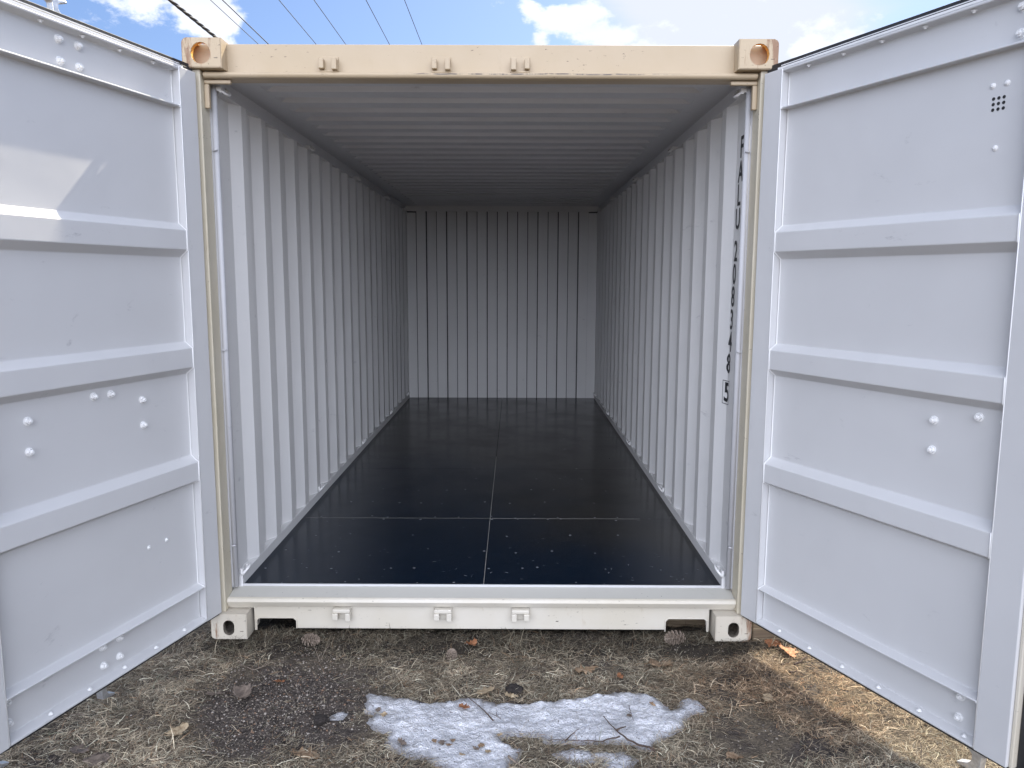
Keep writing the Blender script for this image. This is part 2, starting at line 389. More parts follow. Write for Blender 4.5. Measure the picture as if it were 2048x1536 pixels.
for s in (-1, 1):                                                                       # front posts
    bm = bmesh.new(); a, b = sorted((s * 1.1575, s * 1.217)); box(bm, a, b, .026, .118, .119, 2.472)
    build("front_post", bm, M_post, C, bevel=.004)
    bm = bmesh.new(); tube(bm, [(s * 1.1405, .124, .202), (s * 1.1405, .124, 2.441)], .0125, 14)
    box(bm, *sorted((s * 1.149, s * 1.217)), .1185, .142, .202, 2.44)
    for z in (2.16, 1.30, .40): tube(bm, [(s * 1.150, .106, z), (s * 1.130, .108, z + .004)], .004, 6)
    build("inner_corner_bar", bm, M_bar, C)
    bm = bmesh.new(); a, b = sorted((s * 1.157, s * 1.045)); box(bm, a, b, .060, .082, 2.424, 2.4405)
    a, b = sorted((s * 1.157, s * 1.137)); box(bm, a, b, .060, .082, 2.325, 2.4235)
    build("corner_bracket", bm, M_cream, C, bevel=.004)

def casting(sx, top):
    cx = sx * (1.219 - .081); cz = (2.591 - .059) if top else .059
    cy = .089
    bm = bmesh.new(); box(bm, -.081, .081, -.089, .089, -.059, .059)
    es = [e for e in bm.edges if all(abs(v.co.x - sx * .081) < 1e-5 for v in e.verts) and abs(e.verts[0].co.y - e.verts[1].co.y) > .1]
    bmesh.ops.bevel(bm, geom=es, offset=.022, segments=5, affect='EDGES', profile=.5)
    es = [e for e in bm.edges if all(abs(v.co.y + .089) < 1e-5 for v in e.verts)]
    bmesh.ops.bevel(bm, geom=es, offset=.003, segments=2, affect='EDGES')
    bmesh.ops.recalc_face_normals(bm, faces=bm.faces)
    me = bpy.data.meshes.new("corner_casting"); bm.to_mesh(me); bm.free(); me.materials.append(M_cast[(sx, top)])
    o = bpy.data.objects.new("corner_casting", me); link(o)
    cutters = []
    def cut(bmc):
        bmesh.ops.recalc_face_normals(bmc, faces=bmc.faces)
        m2 = bpy.data.meshes.new("cut"); bmc.to_mesh(m2); bmc.free(); c = bpy.data.objects.new("cut", m2); link(c)
        md = o.modifiers.new("b", 'BOOLEAN'); md.object = c; md.operation = 'DIFFERENCE'; md.solver = 'EXACT'; cutters.append(c)
    b1 = bmesh.new(); box(b1, -.060, .060, -.064, .062, -.044, .044); cut(b1)
    def stad(w, h, n=9):
        q = []
        r = w / 2; d = h / 2 - r
        for k in range(n): a = math.pi * k / (n - 1); q.append((math.cos(a) * r, d + math.sin(a) * r))
        for k in range(n): a = math.pi + math.pi * k / (n - 1); q.append((math.cos(a) * r, -d + math.sin(a) * r))
        return q
    w, h = (.080, .086) if top else (.050, .072)
    dx = 0 if not top else sx * .003
    b1 = bmesh.new(); prism(b1, [(x + dx, z - (.004 if not top else .002)) for x, z in stad(w, h)], 1, -.12, -.05); cut(b1)
    b1 = bmesh.new(); prism(b1, [(y, z) for y, z in stad(.054, .066)], 0, *sorted((sx * .05, sx * .12))); cut(b1)
    if top:
        b1 = bmesh.new(); prism(b1, stad(.064, .120), 2, .03, .09); cut(b1)
    dg = bpy.context.evaluated_depsgraph_get(); me2 = bpy.data.meshes.new_from_object(o.evaluated_get(dg))
    o.modifiers.clear(); o.data = me2
    for c in cutters: bpy.data.objects.remove(c)
    o.location = (cx, cy, cz); o.parent = C
    return o
for sx in (-1, 1):
    for top in (True, False): casting(sx, top)
    bm = bmesh.new(); P_ = [(sx * 1.2255, .060, .128), (sx * 1.2260, .060, .05)] + [(sx * (1.197 + .029 * math.cos(a_)), .060, .028 - .029 * math.sin(a_)) for a_ in (0, .35, .7, 1.05, 1.4)] + [(sx * 1.17, .060, -.002)]
    tube(bm, P_, .0045, 8); build("casting_rim", bm, M_sill, C)

# corrugated side walls
def wall_profile():
    P = [(.142, 0)]; y = .324
    while y < 5.90:
        P += [(y, 0), (y + .068, 1), (y + .138, 1), (y + .206, 0)]; y += .286
    P = [p for p in P if p[0] < 5.93]
    P.append((5.97, P[-1][1])); return P
for s in (-1, 1):
    bm = bmesh.new(); prof = wall_profile(); OX, DX = 1.155, .036
    zs = [.205, .262, .30, 2.36, 2.395, 2.44]; amp = [1, 1, 1, 1, 1, 1]
    rings = []
    for (y, h) in prof:
        x = OX - DX * h
        rings.append([bm.verts.new((s * x, y, .250)), bm.verts.new((s * x, y, 2.405))])
    for a, b in zip(rings[:-1], rings[1:]): bm.faces.new((a[0], b[0], b[1], a[1]))
    # outer skin
    rng2 = [[bm.verts.new((s * (OX - DX * h + .006), y, .250)), bm.verts.new((s * (OX - DX * h + .006), y, 2.4045))] for y, h in prof]
    for a, b in zip(rng2[:-1], rng2[1:]): bm.faces.new((b[0], a[0], a[1], b[1]))
    box(bm, *sorted((s * 1.1205, s * 1.20)), .143, 5.96, 2.4052, 2.4058)
    build("side_wall", bm, M_inside, C, recalc=False, bevel=0)
    bm = bmesh.new(); box(bm, *sorted((s * 1.117, s * 1.215)), .145, 5.97, .12, .2495); build("bottom_side_rail", bm, M_inside, C, bevel=.002)
    bm = bmesh.new(); box(bm, *sorted((s * 1.1365, s * 1.215)), .145, 5.97, 2.406, 2.56); build("top_side_rail", bm, M_inside_shaded, C)
# roof
P = []; y = .136; P.append((y, 0)); y = .310
while y < 5.93:
    P += [(y, 0), (y + .012, 1), (y + .100, 1), (y + .111, 0)]; y += .2195
P = [p for p in P if p[0] < 5.95] + [(5.99, 0)]
bm = bmesh.new(); XS = [(-1.145, 0), (-1.005, 0), (-.965, 1), (.965, 1), (1.005, 0), (1.145, 0)]
G = [[bm.verts.new((x, yy, CE + .026 * h * k)) for x, k in XS] for yy, h in P]
for a, b in zip(G[:-1], G[1:]):
    for i in range(len(XS) - 1): bm.faces.new((a[i], a[i+1], b[i+1], b[i]))
box(bm, -1.214, 1.214, .14, 6.05, 2.532, 2.562)
build("roof", bm, M_inside_shaded, C, recalc=False)
# end wall
bm = bmesh.new(); X0 = -1.0140; pw = .11965; prof = [(-1.16, 0)]
for i in range(17):
    a = X0 + i * pw; d = i % 2
    prof += [(a + .0045, 1.4), (a + .005, d), (a + pw - .005, d), (a + pw - .0045, 1.4)]
prof.append((1.16, 0))
A = [bm.verts.new((x, 5.95 + .045 * d, .16)) for x, d in prof]; B = [bm.verts.new((x, 5.95 + .045 * d, 2.414)) for x, d in prof]
for i in range(len(A) - 1): bm.faces.new((A[i], A[i+1], B[i+1], B[i])).material_index = int(prof[i][1] == 1.4 or prof[i+1][1] == 1.4)  # narrow slot faces at each rib edge take the dark colour
box(bm, -1.16, 1.16, 5.949, 6.03, 2.4145, 2.50)
for s in (-1, 1):
    box(bm, *sorted((s * 1.016, s * 1.16)), 5.944, 5.9505, .2005, 2.395)
    for z in (2.21, 1.36, .42): box(bm, *sorted((s * 1.06, s * 1.13)), 5.936, 5.9435, z, z + .012)
box(bm, -1.2, 1.2, 6.0355, 6.05, 0, 2.56)
build("end_wall", bm, [M_inside, M_slot], C, recalc=False)
# floor
bm = bmesh.new(); cuts = [.158, 1.172, 2.39, 3.60, 4.82, 5.95]
for a, b in zip(cuts[:-1], cuts[1:]):
    for x0, x1 in ((-1.120, .0042), (.0068, 1.120)): box(bm, x0, x1, a + .0012, b - .0012, .172, FL)
box(bm, -1.116, 1.116, .16, 5.95, .150, .1715)
box(bm, .0043, .0067, .16, 2.80, .172, .2005, 1)
box(bm, -1.10, .0040, 1.1711, 1.1729, .172, .2003, 1); box(bm, .007, .90, 1.1708, 1.1732, .172, .2005, 1)
for yy in [.185, .36, .60, .86, 1.15, 1.195, 1.5, 1.8, 2.1, 2.4, 2.75, 3.1, 3.5, 4.0, 4.5]:
    for k in range(15):
        x = -1.06 + k * .152 + rnd.uniform(-.05, .05)
        if rnd.random() < .5: continue
        n = 7; r = rnd.uniform(.0045, .0075); yq = yy + rnd.uniform(-.02, .02)
        vs = [bm.verts.new((x + r * math.cos(6.283*q/n), yq + r * math.sin(6.283*q/n), FL + .0008)) for q in range(n)]
        bm.faces.new(vs).material_index = 2
for q in range(95):                                                                     # scratches and crescent dents
    x, y_ = rnd.uniform(-1.0, 1.05), .17 + rnd.random() ** 1.8 * 2.2; L_ = rnd.uniform(.004, .022); a_ = rnd.uniform(0, 6.28); w_ = rnd.uniform(.0007, .0022); cv = rnd.uniform(-1.6, 1.6)
    A_, B_ = [], []
    for k in range(5):
        t_ = k / 4; aa = a_ + cv * t_; px_, py_ = x + L_ * t_ * math.cos(aa), y_ + L_ * t_ * math.sin(aa); ww = w_ * math.sin(math.pi * (t_ * .8 + .1))
        A_.append(bm.verts.new((px_ - ww * math.sin(aa), py_ + ww * math.cos(aa), FL + .0006))); B_.append(bm.verts.new((px_ + ww * math.sin(aa), py_ - ww * math.cos(aa), FL + .0006)))
    for k in range(4): bm.faces.new((A_[k], B_[k], B_[k+1], A_[k+1])).material_index = 2
build("floor", bm, [M_floor, M_seam, M_screw], C, recalc=False)
# cross members below
bm = bmesh.new()
for k in range(14): box(bm, -1.11, 1.11, .35 + k * .4, .40 + k * .4, .03, .149)
o = build("cross_member", bm, M_dark, C)
bm = bmesh.new(); box(bm, -1.12, 1.12, 5.9, 6.02, .0, .155); build("rear_sill", bm, M_dark, C)

# lashing rings
def ring(s, y, z, topside):
    bm = bmesh.new(); q = []
    for k in range(13):
        a = math.pi * (k / 12 * 1.15 - .08)
        q.append((s * (1.112 - .022 * math.sin(a)), y + .034 * math.cos(a), z + (.020 * math.sin(a) - .006) * (-1 if topside else 1) + .008 * math.cos(a)))
    tube(bm, q, .0062, 8)
    box(bm, *sorted((s * 1.118, s * 1.108)), y - .043, y - .026, z - .012, z + .012); box(bm, *sorted((s * 1.118, s * 1.108)), y + .026, y + .043, z - .012, z + .012)
    if topside:
        box(bm, *sorted((s * 1.137, s * 1.112)), y - .045, y + .045, z - .006, z + .010)
    build("lashing_ring", bm, M_inside, C)
for s in (-1, 1):
    for y in (.165, 1.60, 3.04, 4.50, 5.75):
        ring(s, y, .272, False); ring(s, y, 2.415, True)

# cam keepers on header and sill
def keeper(x, top, flip):
    bm = bmesh.new(); f = -1 if flip else 1
    if top:
        z = 2.505; yb = .0695
        box(bm, x - .040, x + .040, yb - .006, yb, z - .030, z + .030)
        for sg, d, h in ((-1, .034, .024), (1, .044, .030)):
            a = x + f * sg * .028; box(bm, a - .011, a + .011, yb - d, yb - .006, z - h, z + .016)
        box(bm, x - .038, x + .038, yb - .022, yb - .006, z - .037, z - .030)
    else:
        z = .098; yb = .0695
        box(bm, x - .042, x + .042, yb - .010, yb, z - .026, z + .032)
        box(bm, x - .040, x + .040, yb - .040, yb - .010, z + .014, z + .032)
        a = x - f * .028; box(bm, a - .013, a + .013, yb - .046, yb - .010, z - .018, z + .014)
        a = x + f * .028; box(bm, a - .012, a + .012, yb - .040, yb - .010, z - .026, z + .013)
    build("cam_keeper", bm, M_cream if top else M_sill, C, bevel=.004)
for i, x in enumerate((-.632, -.163, .166)): keeper(x, True, i == 2)
for i, x in enumerate((-.636, -.175, .178)): keeper(x, False, i == 2)

# stencilled number on the right wall
def lettering():
    bmt = bmesh.new()
    chars = [('F', 2.206), ('A', 2.100), ('L', 1.998), ('U', 1.893), ('2', 1.750), ('0', 1.646), ('8', 1.543), ('3', 1.437), ('4', 1.334), ('8', 1.230), ('5', 1.092)]
    for ch, z in chars:
        cu = bpy.data.curves.new("t", 'FONT'); cu.body = ch; cu.size = .128; cu.align_x = 'CENTER'; cu.align_y = 'CENTER'; cu.offset = .0022
        ob = bpy.data.objects.new("t", cu); link(ob); dg = bpy.context.evaluated_depsgraph_get(); dg.update()
        me = bpy.data.meshes.new_from_object(ob.evaluated_get(dg)); bpy.data.objects.remove(ob)
        yc = .238 + (2.206 - z) * .072; sf = lambda y: 1.1530 - max(0, y - .324) * .53
        xs_ = [v.co.x for v in me.vertices]; ys_ = [v.co.y for v in me.vertices]; cx = (min(xs_)+max(xs_))/2; cy = (min(ys_)+max(ys_))/2
        sy = .094 / (max(ys_) - min(ys_))
        idx = []
        for v in me.vertices: idx.append(bmt.verts.new((sf(yc - (v.co.x - cx) * .80), yc - (v.co.x - cx) * .80, z + (v.co.y - cy) * sy)))
        for p in me.polygons:
            try: bmt.faces.new([idx[i] for i in p.vertices])
            except ValueError: pass
        if ch == '5':
            for y0, y1, z0, z1 in ((-.031, .031, -.056, -.0535), (-.031, .031, .0535, .056), (-.031, -.0290, -.056, .056), (.0290, .031, -.056, .056)):
                vs = [bmt.verts.new((sf(yc + a), yc + a, z + b)) for a, b in ((y0, z0), (y1, z0), (y1, z1), (y0, z1))]; bmt.faces.new(vs)
    build("lettering", bmt, M_black, C, recalc=False)
lettering()

# ------------------------------------------------------------------ doors
def door(s):
    ang = R(65.5) if s > 0 else R(73.8)
    th = -ang if s > 0 else math.pi + ang
    Wd = 1.205 if s > 0 else 1.16; ui = 1.100 if s > 0 else 1.06
    Y = lambda w: -s * w
    def bx(bm, u0, u1, w0, w1, v0, v1, mi=0): box(bm, u0, u1, *sorted((Y(w0), Y(w1))), v0, v1, mi)
    prof = [(0, .130), (0, .138), (-.036, .149), (-.036, .284), (0, .285), (0, .291), (-.036, .303),
            (-.036, .748), (0, .766), (0, .845), (-.036, .874), (-.036, 1.222), (0, 1.250), (0, 1.329), (-.036, 1.356),
            (-.036, 1.703), (0, 1.733), (0, 1.811), (-.036, 1.840), (-.036, 2.297), (0, 2.297), (0, 2.304), (-.036, 2.304),
            (-.036, 2.436), (-.001, 2.442), (-.001, 2.452), (-.050, 2.452), (-.050, .130)]
    bm = bmesh.new()
    prism(bm, [(Y(w), v) for w, v in prof], 0, .1005, ui - .0005)
    bx(bm, 0, .100, -.050, 0, .1285, 2.4535); bx(bm, ui, Wd, -.050, .001, .1285, 2.4535)
    d = build("door", bm, [M_white], C, bevel=.0035)
    d.location = (s * 1.165, 0, 0); d.rotation_euler = (0, 0, th)
    d['label'] = "white right door swung wide open with a grid of small vent holes" if s > 0 else "white left door swung open with a sunlit patch on its upper panel"
    def sub(name, bm, m, **k): return build(name, bm, m, d, **k)
    # sealant runs: follow the panel edge beside the stile
    for u in (.1045, ui - .0045):
        bm = bmesh.new(); line = [(w, v) for w, v in prof[2:-4]]
        line = [(w + .001, v) for w, v in line]
        tube(bm, [(u, Y(w), v) for w, v in line], .0026, 6)
        for a, b in ((.1335, 2.45),): tube(bm, [(u - .004 if u < .5 else u + .004, Y(.0004), a), (u - .004 if u < .5 else u + .004, Y(.0004), b)], .0020, 6)
        sub("sealant_bead", bm, M_seal, smooth=True)
    # gasket and its retainer
    for a_ in ((-.052, -.026, 2.4537, 2.488), (-.020, -.012, 2.4537, 2.468), (-.045, -.012, .1165, .1283)):
        bm = bmesh.new(); bx(bm, .002, Wd + .02, *a_); sub("gasket", bm, M_rubber, bevel=.002)
    for a_ in ((-.0255, -.0205, 2.4537, 2.474), (-.0115, -.004, 2.4537, 2.4615)):
        bm = bmesh.new(); bx(bm, .07, Wd, *a_); sub("gasket_retainer", bm, M_seal)
    bm = bmesh.new(); bx(bm, Wd + .0005, Wd + .012, -.045, -.010, .1285, 2.4535); sub("edge_strip", bm, M_sill, bevel=.003)
    bm = bmesh.new(); bx(bm, Wd + .0125, Wd + .100, -.050, -.030, .100, 2.47); sub("edge_gasket", bm, M_rubber, bevel=.004)
    # bolts
    def bolt(u, v, w, name="bolt", r=.0112, L=.019, head=True):
        bm = bmesh.new(); c = lambda ww, rr, n: [(u + rr * math.cos(6.2832 * k / n + u), v + rr * math.sin(6.2832 * k / n + u)) for k in range(n)]
        def disc(rr, n, w0, w1, r2=None):
            A = [bm.verts.new((p[0], Y(w0), p[1])) for p in c(0, rr, n)]; B = [bm.verts.new((p[0], Y(w1), p[1])) for p in c(0, r2 or rr, n)]
            for k in range(n): bm.faces.new((A[k], A[(k+1) % n], B[(k+1) % n], B[k]))
            bm.faces.new(B); bm.faces.new(A[::-1])
        if head:
            disc(r * 1.35, 16, w, w + .002); disc(r, 6, w + .002, w + .012); disc(r * .55, 10, w + .012, w + L, r * .45)
        else:
            disc(r, 14, w, w + .0025, r * .85); disc(r * .8, 14, w + .0025, w + .006, r * .35)
        sub(name, bm, M_seal, bevel=.0)
    D = -.036
    if s < 0:
        for u, v in ((.641, 2.405), (.560, 2.405), (.640, 2.335), (.562, 2.335), (1.02, 2.405), (1.02, 2.335), (.556, .262), (.637, .262), (.560, .190), (.637, .190), (1.03, .262), (1.03, .190),
                     (.598, 1.195), (.519, 1.193), (.365, 1.149), (.366, 1.050), (.871, 1.153), (.874, 1.051)): bolt(u, v, D)
        for u, v in ((.375, .556), (.276, .555)): bolt(u, v, D, "rivet", .009, head=False)
        rods = (.598, 1.05)
    else:
        for u, v in ((1.030, 2.410), (1.030, 2.335), (1.022, .262), (1.020, .188), (.848, 1.156), (1.002, 1.191), (.848, 1.055)): bolt(u, v, D)
        for u, v in ((.956, 2.203), (1.000, 2.203), (.979, 2.017), (1.078, 1.185)): bolt(u, v, D, "rivet", .0095, head=False)
        rods = (1.055,)
        bm = bmesh.new()
        for i in range(3):
            for j in range(3):
                u, v = .962 + i * .0162, 2.148 + (j - 1) * .0162; n = 14
                bm.faces.new([bm.verts.new((u + .0052 * math.cos(6.2832*k/n), Y(D + .0008), v + .0052 * math.sin(6.2832*k/n))) for k in range(n)])
        sub("vent_holes", bm, M_dark)
    def rivet_flange(u, top):
        bm = bmesh.new(); n = 12; v = 2.4385 if top else .1435; sg = -1 if top else 1
        for w, r, h in ((-.018, .010, .0035), (-.018, .006, .0075)):
            A = [bm.verts.new((u + r * math.cos(6.2832*k/n), Y(w + r * math.sin(6.2832*k/n)), v)) for k in range(n)]
            B = [bm.verts.new((u + .7 * r * math.cos(6.2832*k/n), Y(w + .7 * r * math.sin(6.2832*k/n)), v + sg * h)) for k in range(n)]
            for k in range(n): bm.faces.new((A[k], A[(k+1) % n], B[(k+1) % n], B[k]))
            bm.faces.new(B)
        sub("rivet", bm, M_seal)
    for k in range(6):
        u = .222 + k * .1665; rivet_flange(u, True); rivet_flange(u, False)
    # lock rods with their cams on the outer side
    for u in rods:
        bm = bmesh.new(); tube(bm, [(u, Y(-.085), .090), (u, Y(-.085), 2.498)], .017, 12)
        for v in (.45, 1.0, 1.6, 2.2): bx(bm, u - .03, u + .03, -.105, -.051, v, v + .07)
        sub("lock_rod", bm, M_galv)
        for v in (2.505, .088 if s < 0 else .070):
            bm = bmesh.new(); up_c = v > 1; k_ = 1.0 if up_c else (1.15 if s < 0 else 1.5); vc = 2.522 if up_c else (.066 if s < 0 else .052)
            cpts = [(.016, -.026), (-.030, -.034), (-.037, -.028), (-.010, -.016), (-.003, -.006), (-.003, .008), (-.012, .016), (-.042, .024), (-.040, .031), (-.016, .030), (.018, .028), (.034, .026), (.036, .020), (.020, .012)]
            prism(bm, [(u + p * k_, vc + q * k_) for p, q in cpts], 1, *sorted((Y(-.100), Y(-.070))))
            sub("lock_cam", bm, M_galv, bevel=.003)
    return d
door(-1); door(1)

# ------------------------------------------------------------------ timber under the container
for x0, x1, yy, zt_, lab in ((.80, 1.20, (.26, .39), .028, "weathered timber block seen through the right pocket of the sill"), (-1.10, -.70, (.36, .49), .018, "dark timber block seen through the left pocket of the sill"),
                        (1.236, 1.86, (.035, .13), .108, "long grey-brown timber lying beside the right front corner casting")):
    bm = bmesh.new(); box(bm, x0, x1, *yy, -.13, zt_); o = build("timber_block", bm, M_timber, bevel=.006)
    tag(o, lab, "timber", "timber blocks under the container")

# ------------------------------------------------------------------ snow
def zp(pts, sx=2.381, ox=600, oy=1300): return [gp(ox + a / sx, oy + b / sx) for a, b in pts]
OUT1 = zp([(320,200),(350,192),(430,210),(500,222),(570,238),(640,243),(720,240),(800,215),(830,218),(870,232),(960,238),(1060,242),(1180,240),(1320,222),(1400,205),(1520,192),(1600,187),(1680,200),(1740,240),(1770,268),(1800,262),(1800,238),(1840,222),(1900,240),(1950,270),(1900,290),(1850,320),(1825,345),(1815,375),(1760,400),(1700,435),(1680,475),(1640,480),(1560,455),(1480,440),(1400,452),(1280,440),(1180,425),(1120,400),(1060,395),(1000,395),(950,405),(1000,430),(1060,455),(1040,500),(1000,520),(990,600),(960,680),(840,660),(740,590),(600,525),(520,508),(460,485),(420,455),(400,420),(400,390),(350,375),(310,340),(335,318),(360,300),(315,290),(315,240)])
OUT2 = zp([(1190,475),(1300,455),(1420,470),(1530,480),(1620,515),(1600,545),(1560,600),(1440,590),(1430,525),(1350,540),(1260,525)])
OUT3 = zp([(130,300),(200,280),(235,290),(215,320),(190,345),(140,330)])
def sdist(P, poly):
    """signed distance (inside > 0) of points P (n,2) to a polygon"""
    q = np.array([(v.x, v.y) for v in poly]); n = len(q); d = np.full(len(P), 1e9); ins = np.zeros(len(P), bool)
    for i in range(n):
        a, b = q[i], q[(i+1) % n]; e = b - a; w = P - a
        t = np.clip((w @ e) / (e @ e), 0, 1); d = np.minimum(d, np.hypot(*(w - t[:, None] * e).T))
        c = ((a[1] > P[:, 1]) != (b[1] > P[:, 1])) & (P[:, 0] < (b[0]-a[0]) * (P[:, 1]-a[1]) / (b[1]-a[1] + 1e-12) + a[0]); ins ^= c
    return np.where(ins, d, -d)
def snow(name, poly, thick, label, seed, step=.006):
    x0, x1 = min(p.x for p in poly) - .04, max(p.x for p in poly) + .04; y0, y1 = min(p.y for p in poly) - .04, max(p.y for p in poly) + .04
    gx = np.arange(x0, x1, step); gy = np.arange(y0, y1, step); GX, GY = np.meshgrid(gx, gy); P = np.stack([GX.ravel(), GY.ravel()], 1)
    sd = sdist(P, poly)
    nzv = np.array([noise.fractal(Vector((x * 13 + seed, y * 13, seed)), .7, 2.2, 5) for x, y in P])
    sd = sd + nzv * .017
    n2 = np.array([noise.fractal(Vector((x * 34, y * 34 + seed, 5)), .7, 2.2, 4) for x, y in P])
    e = np.clip(sd / .042, 0, 1); z = np.array([gz(x, y) for x, y in P])
    h = -.006 + thick * np.sqrt(e) + n2 * .0050 * e + nzv * .005 * e + np.array([min(0, noise.noise(Vector((x * 55, y * 55, 3))) + .12) for x, y in P]) * .010 * e
    V = np.stack([P[:, 0], P[:, 1], np.where(sd > -.004, z + h + .004, z - .03)], 1)
    nxx = len(gx); I, J = np.meshgrid(np.arange(nxx-1), np.arange(len(gy)-1)); b0 = (J * nxx + I).ravel()
    F = np.stack([b0, b0+1, b0+nxx+1, b0+nxx], 1); keep = (sd[F] > -.012).any(1); F = F[keep]
    used = np.unique(F); mp = -np.ones(len(V), int); mp[used] = np.arange(len(used))
    o = mesh_np(name, V[used], mp[F], M_snow, smooth=True, cols=e[used], attr='edge'); tag(o, label, "snow patch"); return o
snow("snow_patch", OUT1, .017, "large patch of old grey-white melting snow in front of the container", 1.3)
snow("snow_patch", OUT2, .008, "thin icy strip of snow below the forked branch at the near edge", 4.1)
snow("snow_patch", OUT3, .016, "small lone lump of ice left of the large snow patch", 7.7)

# ------------------------------------------------------------------ grass
def build_grass():
    rs = np.random.RandomState(11); n = 460000
    x = rs.uniform(-2.5, 2.9, n); y = rs.uniform(-1.30, .75, n)
    P = np.stack([x, y], 1)
    s1 = sdist(P, OUT1); s2 = sdist(P, OUT2); s3 = sdist(P, OUT3)
    nn = np.array([noise.fractal(Vector((a * 3.2, b * 3.2, 0)), .6, 2.1, 4) for a, b in P])
    n2 = np.array([noise.fractal(Vector((a * 8 + 9, b * 8, 2)), .6, 2.1, 4) for a, b in P])
    dirt = np.clip(1 - np.hypot((x + .74) / .42, (y + .50) / .46), 0, 1) * 2.2 + np.clip(1 - np.hypot((x - 1.02) / .22, (y + .72) / .20), 0, 1) * 1.2 \
        + np.clip(1 - np.hypot((x - 1.0) / .3, (y + .10) / .12), 0, 1) * 1.2
    p = np.clip(.62 + nn * .55 + n2 * .35 - dirt * .9, .04, 1)
    p = np.where(y > .12, p * np.where(np.abs(x) < 1.1, .18, .8), p)
    p = np.where((s1 > .012) | (s3 > .01), .0, p); p = np.where(s2 > .02, .12, p)
    k = rs.uniform(0, 1, n) < p; x, y, nn, n2, dirt = x[k], y[k], nn[k], n2[k], dirt[k]; n = len(x)
    L = rs.uniform(.014, .054, n) * (1 + .25 * nn); Wd = rs.uniform(.0004, .0010, n)
    fat = rs.uniform(0, 1, n) < .035; Wd = np.where(fat, rs.uniform(.0008, .0013, n), Wd); L = np.where(fat, L * 1.5, L)
    up_ = rs.uniform(0, 1, n) < np.where(np.abs(y - .0) < .10, .22, .06)
    clump = 4.0 * np.array([noise.noise(Vector((a * 5.5, b * 5.5, 8))) for a, b in zip(x, y)])
    az = np.where(rs.uniform(0, 1, n) < .6, clump + rs.normal(0, .9, n), rs.uniform(0, 6.28, n))
    el = np.where(up_, rs.uniform(.5, 1.2, n), np.abs(rs.normal(.0, .26, n)) + .03)
    curl = rs.normal(0, 1.4, n); droop = rs.uniform(.2, 1.4, n)
    z = np.array([gz(a, b) for a, b in zip(x, y)]) + rs.uniform(0, .009, n) + np.where(fat, .008, 0)
    seg = 4; pts = np.zeros((n, seg + 1, 3)); pts[:, 0] = np.stack([x, y, z], 1)
    a, e = az.copy(), el.copy()
    for i in range(seg):
        d = np.stack([np.cos(a) * np.cos(e), np.sin(a) * np.cos(e), np.sin(e)], 1)
        pts[:, i+1] = pts[:, i] + d * (L / seg)[:, None]; a = a + curl / seg; e = e - droop / seg * .9
    base = pts[:, :1, 2]; pts[:, :, 2] = np.maximum(pts[:, :, 2], base - .001)
    side = np.stack([-np.sin(az), np.cos(az), rs.normal(0, .5, n)], 1); side /= np.linalg.norm(side, axis=1)[:, None]
    wd = Wd[:, None] * np.array([1, 1, .9, .7, .25])[None]
    A = pts + side[:, None] * wd[:, :, None]; B = pts - side[:, None] * wd[:, :, None]
    V = np.stack([A, B], 2).reshape(-1, 3)
    b = (np.arange(n) * (seg + 1) * 2)[:, None]; F = np.concatenate([np.stack([b[:, 0]+2*i, b[:, 0]+2*i+1, b[:, 0]+2*i+3, b[:, 0]+2*i+2], 1) for i in range(seg)])
    pal = np.array([(.31, .265, .195), (.23, .19, .14), (.42, .37, .29), (.15, .12, .09), (.075, .06, .05), (.22, .145, .09), (.15, .155, .11)])
    wts = np.array([.28, .25, .12, .16, .10, .07, .02]); ci = rs.choice(7, n, p=wts)
    c = np.minimum(pal[ci] * 1.80, .72) * rs.uniform(.7, 1.15, (n, 1)) * np.clip(.80 + .45 * n2 - .25 * np.clip(dirt, 0, 1), .4, 1.2)[:, None]
    dk = np.clip((y + .15 + .10 * n2) / .11, 0, 1) * (np.abs(x) < 1.25)          # darker litter along the sill
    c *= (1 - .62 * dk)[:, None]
    c = np.where(fat[:, None], c * 1.2, c * .92)
    c *= (1 + .28 * np.clip((-.75 - x) / .3, 0, 1) * np.clip((-.1 - y) / .2, 0, 1))[:, None]
    rd = np.clip(1.4 - np.hypot((x - 1.25) / .42, (y + .42) / .34), 0, 1)          # reddish brown litter
    c *= 1 - rd[:, None] * np.array([.10, .26, .36]); c *= np.array([.98, .98, .955])
    C4 = np.concatenate([np.repeat(c, (seg + 1) * 2, axis=0), np.ones((n * (seg + 1) * 2, 1))], 1)
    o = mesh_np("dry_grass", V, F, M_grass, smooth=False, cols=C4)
    tag(o, "matted dead winter grass covering the ground", "grass", kind='stuff')
build_grass()

